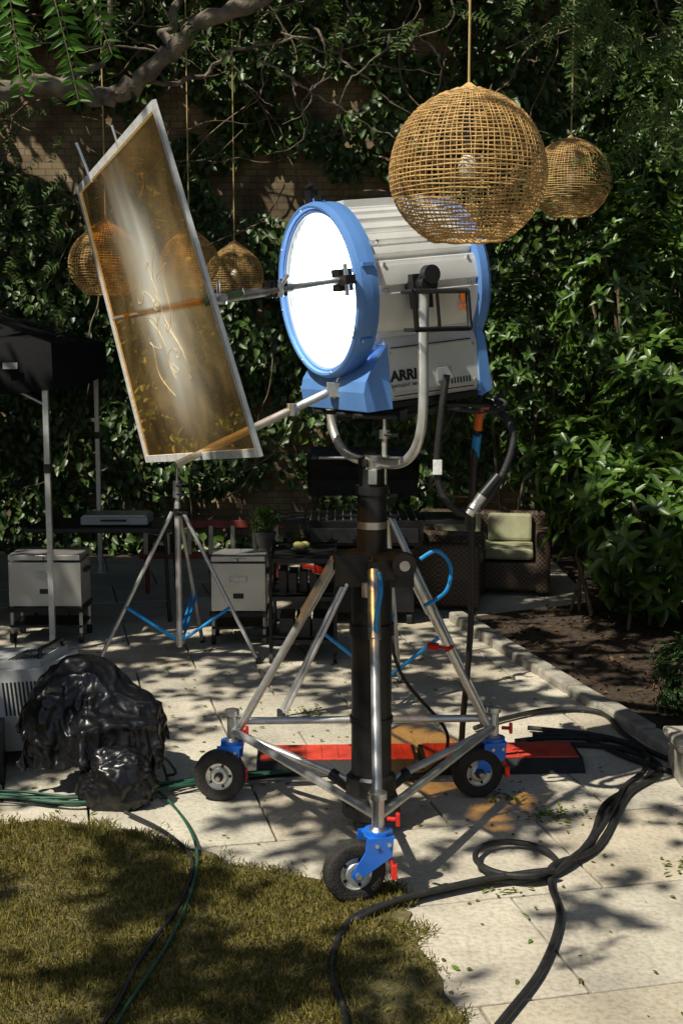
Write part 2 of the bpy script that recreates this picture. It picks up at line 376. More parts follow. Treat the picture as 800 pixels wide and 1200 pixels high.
for cx,cy in ((.80,4.6),(1.18,4.1),(.62,4.75),(.5,3.95),(-.15,5.9),(.76,4.55)):
    for _ in range(34): pp.append((cx+random.gauss(0,.05),cy+random.gauss(0,.05),.008))
n=len(pp); leafmesh('fallen_leaves',pp,np.array([[0,0,1.]])+rnd(n,.25),rnd(n),rng.uniform(.012,.035,n),.012,M['litter'])
# ------------------------------------------------------------------ wall & ivy
b=MB(); b.box((0,10.95,2.7),(10.6,.3,5.5),'brick'); b.obj('brick_wall')
b=MB(); b.box((-5.15,4.8,1.7),(.3,12,3.5),'brick'); b.obj('brick_wall')
b=MB(); b.box((5.15,4.8,1.7),(.3,12,3.5),'brick'); b.obj('brick_wall')
bare=[(-2.1,3.3,.6,.38),(-.55,3.05,.6,.28),(.2,2.9,.3,.2),(-.75,.35,.75,.22),(-.1,3.75,.35,.2),(1.35,.4,.5,.2),(-2.4,3.95,.45,.2),(-1.3,3.6,.3,.2)]
pos=[];nr=[];sz=[]
cnt=0
while cnt<42000:
    x=random.uniform(-4.8,4.8); z=random.uniform(.0,5.5)
    if abs(x)>3.6 and random.random()<.4: continue
    d=noise.noise((x*1.3,z*1.3,3))+.5*noise.noise((x*4,z*4,8))
    for bx,bz,rx,rz in bare:
        q=((x-bx)/rx)**2+((z-bz)/rz)**2
        if q<1.3: d-=(1.3-q)*1.0
    if d+random.uniform(-.25,.25)<-.42: cnt+=.3; continue
    th_=.05+.38*max(0,noise.noise((x*1.9,z*1.9,11))+.35)+.1*max(0,noise.noise((x*6,z*6,2)))
    y=10.78-random.uniform(.3,1)*th_
    pos.append((x,y,z)); cnt+=1
pos=np.array(pos); n=len(pos)
nr=np.array([[0,-1,.45]])+rnd(n,.42); dr=np.array([[0,-.2,-1.]])+rnd(n,.5)
leafmesh('ivy',pos,nr,dr,rng.uniform(.045,.115,n),rng.uniform(.04,.08,n),M['ivy'])
pos=[]
for _ in range(5000):
    sgn=random.choice((-1,1)); pos.append((sgn*(4.98-random.random()*.3),random.uniform(-.5,10.7),random.uniform(0,3.5)))
pos=np.array(pos);n=len(pos); nr=np.stack([-np.sign(pos[:,0]),np.zeros(n),.4*np.ones(n)],1)+rnd(n,.4)
leafmesh('ivy',pos,nr,np.array([[0,0,-1.]])+rnd(n,.5),rng.uniform(.12,.2,n),.15,M['ivy'])
b=MB()
for i in range(80):
    x=random.uniform(-4,4); z=random.uniform(0,4.8) if i%2 else random.uniform(3,4.8); a=random.uniform(-2.6,-.5) if i%2 else random.uniform(-2.8,-.3); pts=[]
    y=10.5-random.random()*.25
    for k in range(random.randint(6,16)):
        pts.append((x,y,z)); a+=random.uniform(-.5,.5); x+=math.cos(a)*.16; z+=math.sin(a)*.16; y+=random.uniform(-.04,.03); y=min(y,10.72)
    b.tube(cat(pts,4),random.uniform(.003,.008),'vine',5)
b.obj('climbing_vine')
# ------------------------------------------------------------------ overhead tree canopy
H=np.array([SUN.x/SUN.z,SUN.y/SUN.z])
def cover(x,y):
    c=.82
    if y<5.3: c=.24 if x>.25 else (.50 if y<4.6 else .42)
    if 5.3<=y<8.2: c=.46 if -1.0<x<1.7 else .72
    if x<-1.0 and y>=4.4: c=.76
    if x>1.9 and 6<y<12.5: c=.56
    for cx,cy,r,cc in ((1.24,5.42,.66,.02),(.45,5.08,.62,.08),(1.64,4.93,.4,.05),(-.9,5.15,.4,.35),(.75,3.4,.35,.05),(-.2,8.3,.25,.25),(-1.0,11.15,.5,.35),(-2.1,11.2,.4,.5),(3.6,9.2,.8,.25),(2.5,7.7,.6,.15),(1.5,12.6,.4,.5),(-1.5,7.7,.4,.3),(.2,11.3,.3,.5),(1.15,9.2,.45,.35),(-.4,7.6,.3,.2),(-.9,3.4,.35,.15),(-.2,3.0,.25,.15)):
        if (x-cx)**2+(y-cy)**2<r*r: c=cc
    return c
cand=[]
for _ in range(24000):
    x=random.uniform(-5.5,8); y=random.uniform(.5,15.5)
    nv=noise.noise((x*1.4,y*1.4,0))+1.0*noise.noise((x*4.0,y*4.0,4))+.3*noise.noise((x*9,y*9,9))
    cand.append((x,y,nv))
cand=np.array(cand); rank=cand[:,2].argsort().argsort()/len(cand)
cp=[]
for (x,y,nv),r in zip(cand,rank):
    if r<cover(x,y):
        z=random.uniform(4.5,5.6); cp.append((x+H[0]*z,y+H[1]*z,z))
cp=np.array(cp); reps=5; P=np.repeat(cp,reps,0)+rnd(len(cp)*reps,.05); n=len(P)
canopy_parent=bpy.data.objects.new('shade_tree',None); S.collection.objects.link(canopy_parent)
o=leafmesh('crown',P,np.array([[0,0,1.]])+rnd(n,.45),rnd(n),rng.uniform(.08,.15,n),rng.uniform(.055,.085,n),M['canopy']); o.parent=canopy_parent
b=MB()
def rt(pts,r0,r1,sub=6,jit=.01,n=10):
    c=cat(pts,sub); N=len(c); c=[p+V((random.gauss(0,jit),random.gauss(0,jit),random.gauss(0,jit))) for p in c]
    b.tube(c,[(r0+(r1-r0)*i/(N-1))*(1+random.uniform(-.13,.13)) for i in range(N)],'bark',n)
rt([(-2.7,5.9,-.05),(-2.68,5.9,1),(-2.55,5.85,2),(-2.5,5.8,3.2),(-2.8,5.2,4.6),(-3,4.6,6)],.17,.07,n=14)
rt([(-2.55,5.85,2.3),(-2.1,5.7,2.70),(-1.42,5.5,2.78),(-1.2,5.5,2.80),(-1.0,5.5,2.76),(-.885,5.5,2.79),(-.70,5.48,2.93),(-.566,5.45,3.05),(-.25,5.4,3.17),(.3,5.2,3.5),(1.1,5,4.2),(2,4.6,5.2)],.047,.025,jit=.008)
rt([(-.87,5.5,2.79),(-.6,5.6,2.86),(-.45,5.6,2.97),(-.1,5.6,3.02)],.012,.005)
rt([(-.7,5.48,2.93),(-.72,5.6,3.1),(-.55,5.7,3.4)],.024,.012)
rt([(-1.2,5.5,2.80),(-1.0,5.6,2.95),(-.95,5.6,3.3)],.018,.010)
rt([(-2.5,5.8,3.2),(-1.5,4.2,4.1),(-.4,3.2,4.8),(.6,3,5.2)],.07,.03)
rt([(-2.5,5.8,3.4),(-2.2,7.5,4.4),(-1,8.6,4.9),(.6,9,5.3)],.07,.03)
for i in range(30):
    x=random.uniform(-1.3,2.2); y=random.uniform(5.2,8); z=1.75+.25*y+random.uniform(-.2,.3)-.15; a=random.uniform(-2.9,-.2); pts=[]
    for k in range(9):
        pts.append((x,y,z)); a+=random.uniform(-.55,.55); x+=math.cos(a)*.11; z+=math.sin(a)*.055; y+=random.uniform(-.05,.05)
    rt(pts,.006,.0022,3,.003,5)
o=b.obj('trunk_and_limbs'); o.parent=canopy_parent
lp=[];ln=[];ld=[];ll=[];lw=[]; b=MB()
def frond(p,d,length,lf,droop=.5,pairs=11,wr=.34):
    p=V(p);d=V(d).normalized(); pts=[p.copy()]; st=length/pairs
    for i in range(pairs):
        d=(d+V((0,0,-droop/pairs))).normalized(); p=p+d*st; pts.append(p.copy())
        sd=d.cross(V((0,-1,.6))); sd=sd.normalized() if sd.length>.05 else V((1,0,0)); up=sd.cross(d)
        sc=lf*(1-.45*abs(i/pairs-.35))
        for s_ in(-1,1):
            q=(sd*s_+d*.45+V((random.gauss(0,.13),random.gauss(0,.13),random.gauss(0,.13)))).normalized()
            lp.append(p);ld.append(q);ln.append(up+V((random.gauss(0,.3),random.gauss(0,.3),random.gauss(0,.3))));ll.append(sc*random.uniform(.85,1.1));lw.append(sc*wr)
    b.tube(pts,.0012,'vine',4)
for (x,y,z),(dx,dy,dz),L in [((-.615,2.3,2.40),(-.15,.1,-1),.19),((-.575,2.3,2.38),(.1,.1,-1),.20),((-.62,2.35,2.36),(-.3,0,-.7),.12),((-.53,2.4,2.42),(.25,.1,-1),.24),((-.50,2.5,2.45),(.4,0,-.8),.18),((-.62,2.3,2.30),(.1,0,-1),.10),((-.56,2.6,2.44),(.3,0,-1),.22),((-.66,2.5,2.42),(.5,0,-.9),.2)]:
    frond((x,y,z),(dx,dy,dz),L,.040,.3,13,.27)
o=leafmesh('locust_foliage',[tuple(p) for p in lp],[tuple(p) for p in ln],[tuple(p) for p in ld],ll,lw,M['locust'],.1); o.parent=canopy_parent
lp=[];ln=[];ld=[];ll=[];lw=[]
for _ in range(120):
    t=random.random(); y=random.uniform(4.2,6.2); x=y*random.uniform(.17,.30); z=1.75+y*random.uniform(.135,.27)
    if x/y<.2 and z<1.75+y*.21: continue
    frond((x,y,z),(random.uniform(-1,.5),random.uniform(-.5,.5),random.uniform(-.8,.1)),random.uniform(.14,.24),.034,.7)
for _ in range(45):
    y=random.uniform(5,7.5); x=y*random.uniform(-.27,.2); z=1.75+y*random.uniform(.225,.275)
    frond((x,y,z),(random.uniform(-1,1),random.uniform(-.5,.5),random.uniform(-.7,.1)),random.uniform(.14,.24),.034,.7)
for _ in range(30):
    y=random.uniform(6,7.5); x=y*random.uniform(-.27,-.2); z=1.75+y*random.uniform(.03,.2)
    frond((x,y,z),(random.uniform(-1,1),random.uniform(-.5,.5),random.uniform(-.9,.1)),random.uniform(.16,.26),.034,.7)
o=leafmesh('locust_foliage_far',[tuple(p) for p in lp],[tuple(p) for p in ln],[tuple(p) for p in ld],ll,lw,M['locust_dim'],.1); o.parent=canopy_parent
o=b.obj('leaf_stalks'); o.parent=canopy_parent
# ------------------------------------------------------------------ shrubs right
def shrub(name,blobs,mat,L,dens,stems=True):
    pos=[];nr=[];dr=[]
    par=bpy.data.objects.new(name,None); S.collection.objects.link(par); b=MB()
    for (cx,cy,cz,rx,ry,rz) in blobs:
        N=int(dens*(rx*ry*rz)**(2/3)*12)
        for _ in range(N):
            u=V((random.gauss(0,1),random.gauss(0,1),random.gauss(0,1))).normalized()
            k=.72+.38*noise.noise((u.x*2.3+cx,u.y*2.3+cy,u.z*2.3))+random.uniform(-.12,.2)
            p=V((cx+u.x*rx*k,cy+u.y*ry*k,cz+u.z*rz*k))
            if p.z<.04: continue
            if p.y>10.6: continue
            ax=(u+V((0,0,.5))+V((random.gauss(0,.3),random.gauss(0,.3),random.gauss(0,.3)))).normalized()
            x,y=MB.frame(ax); a0=random.random()*6
            for q in range(5):
                a=a0+q*1.257; o_=(x*math.cos(a)+y*math.sin(a)); dd_=(o_+ax*random.uniform(-.1,.5)+V((0,0,-.15)))
                pos.append(tuple(p));dr.append(tuple(dd_));nr.append(tuple(ax-o_*.3+V((random.gauss(0,.15),random.gauss(0,.15),0))))
        if stems:
            for _ in range(5):
                e=V((cx+random.uniform(-.6,.6)*rx,cy+random.uniform(-.5,.5)*ry,cz+random.uniform(0,.7)*rz)); base=V((cx*1+random.uniform(-.15,.15),cy+random.uniform(-.1,.1),0)); 
                b.tube(cat([base,base.lerp(e,.5)+V((random.uniform(-.08,.08),0,.1)),e],5),[.012]*10+[.005],'vine',6)
    n=len(pos); o=leafmesh('foliage',pos,nr,dr,rng.uniform(.7,1.2,n)*L,rng.uniform(.85,1.1,n)*L*.42,mat); o.parent=par
    if stems: o2=b.obj('stems'); o2.parent=par
shrub('broadleaf_shrub',[(1.85,7.6,.62,.5,.5,.5),(2.35,7.0,.75,.5,.5,.6),(1.5,8.0,.95,.35,.35,.35),(2.2,8.2,1.3,.6,.5,.6)],M['shrub'],.12,105)
shrub('broadleaf_shrub',[(2.0,8.8,2.0,.6,.5,.8),(2.9,8.0,1.6,.7,.7,1.1),(2.6,7.4,2.3,.5,.5,.7),(3.2,9.4,2.6,.9,.7,1.2),(2.5,9.7,3.1,.7,.5,.9),(1.45,9.9,1.6,.55,.45,.8)],M['shrub'],.085,105)
shrub('boxwood_shrub',[(1.72,5.75,.2,.3,.3,.27)],M['box'],.022,1900,False)
b=MB(); b.lathe((-.46,7.6,.50),(0,0,1),[(.05,0),(.065,.1),(.07,.1),(.07,.115),(.06,.115)],'terracotta',20); hp=b.obj('potted_herb')
pos=[(-.46+random.gauss(0,.035),7.6+random.gauss(0,.03),.62+random.random()*.13) for _ in range(500)]; n=500
o=leafmesh('herb_leaves',pos,rnd(n),np.array([[0,0,1.]])+rnd(n,.5),.035,.008,M['locust_dim']); o.parent=hp
# ------------------------------------------------------------------ pendants
def pendant(c,R,top,onion=False,rings=44,ribs=80):
    c=V(c); b=MB(); par=None
    def rad(t):
        a0=9 if onion else 10
        a=math.radians(a0+ ((148 if onion else 150)-a0)*t); r=R*math.sin(a)
        if not onion: r*=1+.03*math.exp(-((math.degrees(a)-110)/30)**2)
        z=R*1.02*math.cos(a)
        if onion: z=z*.92+R*.20*math.exp(-(a/.40)**2)
        return r,z
    for i in range(rings+1):
        r,z=rad(i/rings); n=64; ph=random.random()*6; th_=R*random.uniform(.0095,.0125)
        pts=[c+V((r*math.cos(2*math.pi*k/n)*(1+.005*math.sin(ph+k*1.3)),r*math.sin(2*math.pi*k/n)*(1+.005*math.cos(ph+k*.7)),z+.0016*math.sin(ph+k*.9))) for k in range(n)]
        b.tube(pts,th_ if i not in(0,rings) else R*.026,'wicker',5,closed=True)
    for j in range(ribs):
        a0=2*math.pi*j/ribs+random.uniform(-.012,.012); wob=random.random()*6
        b.tube([c+V((rad(t/18)[0]*1.006*math.cos(a0+.012*math.sin(wob+t)),rad(t/18)[0]*1.006*math.sin(a0+.012*math.sin(wob+t)),rad(t/18)[1])) for t in range(19)],R*.0062,'wicker',4)
    r,z=rad(0)
    b.lathe(c+V((0,0,z)),(0,0,1),[(r*1.05,-.006),(r*.7,.006),(r*.5,.012),(.006,.022)],'wicker',14)
    b.cyl(c+V((0,0,z+.01)),(c.x,c.y,top),.004,'cord',n=6)
    b.cyl(c+V((0,0,z)),c+V((0,0,R*.35)),.014,'black',n=12)
    b.ball(c+V((0,0,R*.05)),R*.13,'glassb',16,(1,1,1.25))
    return b.obj('wicker_pendant_lamp')
pendant((.365,3.8,2.240),.222,4.6)
pendant((1.20,6.9,2.59),.206,5.0)
pendant((-.673,8.2,2.16),.182,5.0,True,30,60)
pendant((-1.226,6.8,2.15),.195,4.6,True,32,60)
pendant((-.875,7.5,2.20),.17,4.8,True,30,60)
# ------------------------------------------------------------------ film lamp
C=V((.150,4.45,1.942)); tl=math.radians(6); yw=math.radians(62)
A=V((-math.sin(yw)*math.cos(tl),-math.cos(yw)*math.cos(tl),-math.sin(tl))); Sd=V((math.cos(yw),-math.sin(yw),0)); U=Sd.cross(-A)
L=lambda f,s,u: C+A*f+Sd*s+U*u
RL=Matrix((( A.x,Sd.x,U.x),(A.y,Sd.y,U.y),(A.z,Sd.z,U.z)))
b=MB(); Z0=L(0,0,0)
b.lathe(Z0,A,[(.268,.185),(.288,.19),(.291,.215),(.291,.25),(.286,.266),(.279,.270),(.271,.268)],'lampblue',80,caps=False)
b.lathe(Z0,A,[(.271,.268),(.268,.256),(.262,.256),(.260,.240)],'lampblue',80,caps=False)
b.lathe(Z0,A,[(.262,.250),(.255,.250),(.254,.236)],'fin',80,caps=False)
n=192
vs0=[];vs1=[]
for i in range(n):
    a=2*math.pi*i/n
    s_=math.cos(a);u_=math.sin(a)
    rr_=.268 if (i%6)<4 else .251
    if -.45<math.sin(a)<.25 : rr_=.269 if (i%16)<14 else .255
    rr_*= 1-.02*abs(math.sin(2*a))
    vs0.append(L(.187,s_*rr_,u_*rr_)); vs1.append(L(-.205,s_*rr_,u_*rr_))
b.add(vs0+vs1,[(i,(i+1)%n,n+(i+1)%n,n+i) for i in range(n)],'fin')
b.lathe(Z0,A,[(.262,-.198),(.282,-.205),(.284,-.232),(.270,-.25),(.2,-.268),(.08,-.273)],'lampblue',64)
for s_ in (-.12,0,.12): b.box(L(-.274,s_,0),(.012,.05,.3),'black',RL)
b.box(L(-.01,0,.272),(.34,.09,.03),'fin',RL)
for a in (.25,-.05,.55): 
    for ff in (.15,-.17): b.cyl(L(ff,math.cos(a)*.262,math.sin(a)*.262),L(ff,math.cos(a)*.273,math.sin(a)*.273),.006,'steel',n=8)
def lbox(f0,f1,s0,s1,u0,u1,k): b.box(L((f0+f1)/2,(s0+s1)/2,(u0+u1)/2),(abs(f1-f0),abs(s1-s0),abs(u1-u0)),k,RL)
def cross(f0,f1,k,w=1.):
    P=[(.205*w,-.17),(.222*w,-.21),(.222*w,-.345),(.200*w,-.378),(-.200*w,-.378),(-.222*w,-.345),(-.222*w,-.21),(-.205*w,-.17)]
    b.prism([L(f0,s,u) for s,u in P],A*(f1-f0),k)
cross(-.205,.145,'lampgrey')
P=[(.145,-.19),(.19,-.245),(.235,-.30),(.245,-.335),(.24,-.398),(.145,-.398)]
b.prism([L(f,-.229,u) for f,u in P],Sd*.458,'lampblue')
P=[(-.205,-.14),(-.235,-.2),(-.25,-.38),(-.205,-.398)]
b.prism([L(f,-.230,u) for f,u in P],Sd*.460,'lampblue')
lbox(-.25,.24,-.21,.21,-.382,-.400,'black')
lbox(-.18,.13,.2225,.2265,-.20,-.204,'black'); lbox(-.18,.13,.2225,.2265,-.358,-.362,'black')
for i in range(7): lbox(-.17+i*.012,-.165+i*.012,.2225,.2255,-.325,-.345,'black')
lbox(-.10,-.04,.2225,.2245,-.285,-.33,'greycase')
for fx,ux in ((.13,-.22),(-.19,-.22),(.13,-.34),(-.19,-.34)): b.cyl(L(fx,.221,ux),L(fx,.2265,ux),.005,'steel',n=8)
for a in range(8):
    t=2*math.pi*a/8+.2; b.cyl(L(.258,math.cos(t)*.275,math.sin(t)*.275),L(.272,math.cos(t)*.275,math.sin(t)*.275),.004,'steel',n=8)
for a in (-.6,.25,1.57,2.8,3.9):
    t=a; b.box(L(.225,math.cos(t)*.295,math.sin(t)*.295),(.04,.014,.014),'lampblue',RL)
b.box(L(.235,-.03,.305),(.03,.04,.05),'blackmetal',RL); b.cyl(L(.235,-.03,.31),L(.235,-.03,.36),.006,'blackmetal'); b.box(L(.235,.03,.30),(.02,.05,.015),'blackmetal',RL); b.cyl(L(.24,-.05,.34),L(.24,.01,.345),.008,'blackmetal')
gm,nt,bb=newmat('lit_lens_glass'); N_=nt.nodes;K_=nt.links
tc=N_.new('ShaderNodeTexCoord'); vm=N_.new('ShaderNodeVectorMath'); vm.operation='DISTANCE'; vm.inputs[1].default_value=tuple(L(.25,0.04,0))
K_.new(tc.outputs['Object'],vm.inputs[0])
mr=N_.new('ShaderNodeMapRange'); mr.inputs['From Min'].default_value=.13; mr.inputs['From Max'].default_value=.27; mr.inputs['To Min'].default_value=15.; mr.inputs['To Max'].default_value=.45
K_.new(vm.outputs['Value'],mr.inputs['Value'])
n8=N_.new('ShaderNodeTexVoronoi'); n8.inputs['Scale'].default_value=55; K_.new(tc.outputs['Object'],n8.inputs['Vector'])
mm=N_.new('ShaderNodeMath'); mm.operation='MULTIPLY_ADD'; mm.inputs[1].default_value=.9; mm.inputs[2].default_value=-.25; K_.new(n8.outputs['Distance'],mm.inputs[0])
ad=N_.new('ShaderNodeMath'); ad.operation='ADD'; K_.new(mr.outputs[0],ad.inputs[0]); K_.new(mm.outputs[0],ad.inputs[1])
K_.new(ad.outputs[0],bb.inputs['Emission Strength'])
bb.inputs['Emission Color'].default_value=(.78,.90,1,1); bb.inputs['Base Color'].default_value=(.4,.45,.5,1); bb.inputs['Roughness'].default_value=.08
M['lens']=gm
b.lathe(L(.0,0,0),A,[(.255,.240),(.20,.246),(.16,.250),(.08,.256),(.0,.258)],'lens',64,share=True,caps=False)
Yc=V((C.x,C.y,0))+V((A.x,A.y,0)).normalized()*.045
Yp=lambda s,z: V((Yc.x+Sd.x*s,Yc.y+Sd.y*s,z))
zz=1.93
yp=[Yp(.325,zz+.03),Yp(.325,zz-.1),Yp(.325,zz-.25),Yp(.325,zz-.40),Yp(.30,zz-.50),Yp(.235,zz-.565),Yp(.14,zz-.592),Yp(0,zz-.595)]
yp=yp+[Yp(-p[0],p[1]) for p in ((.14,zz-.592),(.235,zz-.565),(.30,zz-.50),(.325,zz-.40),(.325,zz-.25),(.325,zz-.1),(.325,zz+.03))]
b.tube(cat(yp,5),.0165,'alu',14)
b.cyl(Yp(0,zz-.595),Yp(0,1.30),.02,'steel'); b.cyl(Yp(0,zz-.57),Yp(0,zz-.62),.032,'alu')
for s_ in (1,-1):
    b.cyl(Yp(.25*s_,zz),Yp(.36*s_,zz),.03,'blackmetal',n=20); b.cyl(Yp(.345*s_,zz+.03),Yp(.375*s_,zz+.03),.030,'black',n=20)
    b.box(Yp(.305*s_,zz-.02),(.07,.03,.11),'blackmetal',RL)
fr=[(-.115,-.04),(.085,-.025),(.085,-.145),(-.115,-.16)]
pts=[L(.03+f,.372,u) for f,u in fr]
for i in range(4): b.tube([pts[i],pts[(i+1)%4]],.009,'blackmetal',8)
pts2=[L(.03+f,.30,u) for f,u in fr]
for i in range(4): b.tube([pts[i],pts2[i]],.007,'blackmetal',8)
b.tube([pts2[0],pts2[1]],.007,'blackmetal',8); b.tube([pts2[2],pts2[3]],.007,'blackmetal',8)
b.tube([L(.03,.372,-.03),L(.03,.372,-.15)],.006,'blackmetal',8)
b.box(L(.285,.225,.03),(.05,.05,.07),'blackmetal',RL); b.box(L(.295,.255,.03),(.035,.09,.03),'black',RL); b.cyl(L(.285,.25,.08),L(.285,.25,-.02),.008,'steel')
for s_ in (-.12,.05,.17): b.tube(cat([L(.26,s_,-.41),L(.1,s_+.03,-.43),L(-.1,s_-.02,-.42),L(-.27,s_+.02,-.44),L(-.33,s_,-.40)],6),.008,'rubber',8)
b.box(L(-.02,0,-.425),(.5,.03,.03),'blackmetal',RL); b.box(L(.10,.12,-.425),(.03,.2,.03),'blackmetal',RL)
b.tube(cat([L(-.22,.18,-.39),L(-.28,.26,-.43),L(-.2,.28,-.45),L(-.05,.25,-.42)],6),.007,'rubber',8)
b.tube(cat([L(-.27,.05,.0),L(-.33,.08,-.2),L(-.30,.12,-.38)],6),.010,'rubber',8)
lamp=b.obj('film_spotlight',bevel=.0035)
def label(txt,f,s,u,size,matk,nm,bold=.0):
    cu=bpy.data.curves.new(nm,'FONT'); cu.body=txt; cu.size=size; cu.extrude=.0006; cu.offset=bold
    o=bpy.data.objects.new(nm,cu); S.collection.objects.link(o)
    p=L(f,s,u); X=-A; Y=U; Z=Sd
    o.matrix_world=Matrix(((X.x,Y.x,Z.x,p.x),(X.y,Y.y,Z.y,p.y),(X.z,Y.z,Z.z,p.z),(0,0,0,1)))
    cu.materials.append(M[matk]); o.parent=lamp; return o
label('ARRI',.138,.2242,-.310,.047,'black','maker_label',.002)
label('DAYLIGHT 18/12',.138,.2242,-.332,.015,'black','type_label')
label('5',-.12,.2730,-.10,.075,'orange','unit_number',.003)
b=MB()
nrm=V((.88,.41,.25)).normalized()
clampP=L(.295,.24,.03)
e1=V((-.37,3.62,1.86))+nrm*.03; e2=V((-.84,4.66,1.825))+nrm*.03
b.cyl(clampP,V((-.20,3.84,1.90)),.011,'alu'); b.cyl(clampP.lerp(e1,.45),e1,.014,'steel')
b.tube([e1+(e1-e2)*.04,e2+(e2-e1)*.03],.010,'brown',10)
for t in (.5,.58,.62): 
    p=clampP.lerp(e1,t); b.cyl(p-V((0,0,.02)),p+V((0,0,.03)),.012,'blackmetal',n=10)
p=clampP.lerp(e1,.55); b.cyl(p+V((-.01,0,-.02)),p+V((.03,0,.045)),.007,'steel'); b.box(p,(.035,.03,.04),'steel')
b.cyl(e1+V((-.04,0,-.01)),e1+V((.07,0,.02)),.012,'olive'); b.box(e1+V((0,0,0)),(.045,.03,.03),'steel'); b.cyl(e1+V((0,0,.0)),e1+V((0,-.02,.05)),.005,'steel')
q0=L(.245,.02,-.33); q1=V((-.45,4.08,1.40))+nrm*.03; q2=q1+(q1-q0)*.25
b.cyl(q0,q1,.0135,'brown'); b.box(q0,(.05,.05,.05),'steel'); b.cyl(q0+V((0,0,-.03)),q0+V((.02,0,.05)),.009,'steel')
b.cyl(q0.lerp(q1,.35)-V((0,.0,.02)),q0.lerp(q1,.35)+V((0,0,.02)),.018,'steel')
b.cyl(q1,q2,.011,'brown')
b.obj('grip_arm',bevel=.002)
# gel: amber film, with a pale streak of glare painted along its middle
BR=V((-.228,3.6,1.432));BL=V((-.714,4.7,1.313));TR=V((-.512,3.62,2.40));TL=V((-.942,4.7,2.292))
gelm,nt,bb=newmat('amber_gel'); N_=nt.nodes;K_=nt.links; N_.remove(bb)
tc=N_.new('ShaderNodeTexCoord')
nz=N_.new('ShaderNodeTexNoise'); nz.inputs['Scale'].default_value=3; nz.inputs['Detail'].default_value=6; nz.inputs['Distortion'].default_value=.6; K_.new(tc.outputs['Object'],nz.inputs[0])
hz_=N_.new('ShaderNodeAttribute'); hz_.attribute_name='painted_glare'
bp=N_.new('ShaderNodeBump'); bp.inputs['Strength'].default_value=.25; bp.inputs['Distance'].default_value=.01; K_.new(nz.outputs['Fac'],bp.inputs['Height'])
tr=N_.new('ShaderNodeBsdfTransparent'); tr.inputs[0].default_value=(.86,.47,.11,1)
df=N_.new('ShaderNodeBsdfDiffuse'); df.inputs[0].default_value=(.52,.26,.06,1)
ts=N_.new('ShaderNodeBsdfTranslucent'); ts.inputs[0].default_value=(.85,.55,.22,1)
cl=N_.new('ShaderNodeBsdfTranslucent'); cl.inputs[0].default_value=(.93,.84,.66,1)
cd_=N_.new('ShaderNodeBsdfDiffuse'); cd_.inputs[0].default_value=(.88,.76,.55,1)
gl=N_.new('ShaderNodeBsdfGlossy'); gl.inputs['Roughness'].default_value=.07; gl.inputs[0].default_value=(1,.85,.6,1); K_.new(bp.outputs[0],gl.inputs['Normal'])
def mix(f,a,c):
    m=N_.new('ShaderNodeMixShader')
    if isinstance(f,float): m.inputs[0].default_value=f
    else: K_.new(f,m.inputs[0])
    K_.new(a.outputs[0],m.inputs[1]); K_.new(c.outputs[0],m.inputs[2]); return m
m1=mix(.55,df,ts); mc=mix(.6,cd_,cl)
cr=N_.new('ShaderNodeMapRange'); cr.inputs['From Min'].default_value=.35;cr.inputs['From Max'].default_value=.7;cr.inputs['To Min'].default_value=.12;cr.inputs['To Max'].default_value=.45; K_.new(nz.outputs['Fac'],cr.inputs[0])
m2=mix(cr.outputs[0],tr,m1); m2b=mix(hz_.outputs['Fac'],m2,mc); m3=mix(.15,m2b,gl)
K_.new(m3.outputs[0],N_['Material Output'].inputs['Surface'])
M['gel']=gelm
b=MB(); n=70; vs=[];fs=[];hz=[]
def gp(u,v):
    p=BL.lerp(BR,u).lerp(TL.lerp(TR,u),v); e=min(u,1-u,v,1-v); k=min(1,e*8)
    return p+nrm*k*(.012*noise.noise((u*4,v*2.2,1))+.006*noise.noise((u*11,v*5,3)))
for i in range(n+1):
    for j in range(n+1):
        u,v=i/n,j/n; vs.append(gp(u,v))
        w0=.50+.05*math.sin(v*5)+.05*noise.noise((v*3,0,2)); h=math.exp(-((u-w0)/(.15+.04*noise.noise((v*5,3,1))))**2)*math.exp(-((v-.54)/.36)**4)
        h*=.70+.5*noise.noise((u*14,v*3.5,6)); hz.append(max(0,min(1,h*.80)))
for i in range(n):
    for j in range(n): fs.append((i*(n+1)+j,(i+1)*(n+1)+j,(i+1)*(n+1)+j+1,i*(n+1)+j+1))
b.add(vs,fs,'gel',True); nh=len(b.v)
for s0,u0 in ((0,.50),(1,.57),(2,.43),(3,.62)):
    pts=[]
    for k in range(46):
        t=k/45; u=u0+.06*math.sin(t*9+s0*2)+.02*math.sin(t*31+s0); v=.62-.36*t+.05*math.sin(t*14+s0*1.7)
        pts.append(gp(u,v)-nrm*.0018)
    b.tube(cat(pts,2),.0010,'crease_glint',5)
cs=[BL,BR,TR,TL]; cen=sum(cs,V())/4
for i in range(4):
    p,q=cs[i],cs[(i+1)%4]; d=(q-p).normalized(); ins=(cen-(p+q)/2); ins=(ins-d*ins.dot(d)).normalized()
    w_=.016; nn_=d.cross(ins); vs=[]
    for e_,sg in ((p,1),(q,-1)):
        for dn in(-.006,.006):
            vs.append(e_-ins*w_*.3+nn_*dn-d*sg*w_*.3); vs.append(e_+ins*w_*1.2+nn_*dn+d*sg*w_*1.2)
    b.add(vs,[(0,1,3,2),(4,6,7,5),(0,4,5,1),(2,3,7,6),(0,2,6,4),(1,5,7,3)],'white')
tp=TL.lerp(TR,.22); b.cyl(tp-V((0,0,.03)),tp+V((-.05,0,.10)),.006,'alu'); b.cyl(TR.lerp(TL,.4)+V((0,0,-.02)),TR.lerp(TL,.4)+V((-.02,0,.05)),.004,'alu')
go=b.obj('gel_frame'); at=go.data.attributes.new('painted_glare','FLOAT','POINT'); at.data.foreach_set('value',np.array(hz+[0]*(len(b.v)-nh),dtype=np.float32))
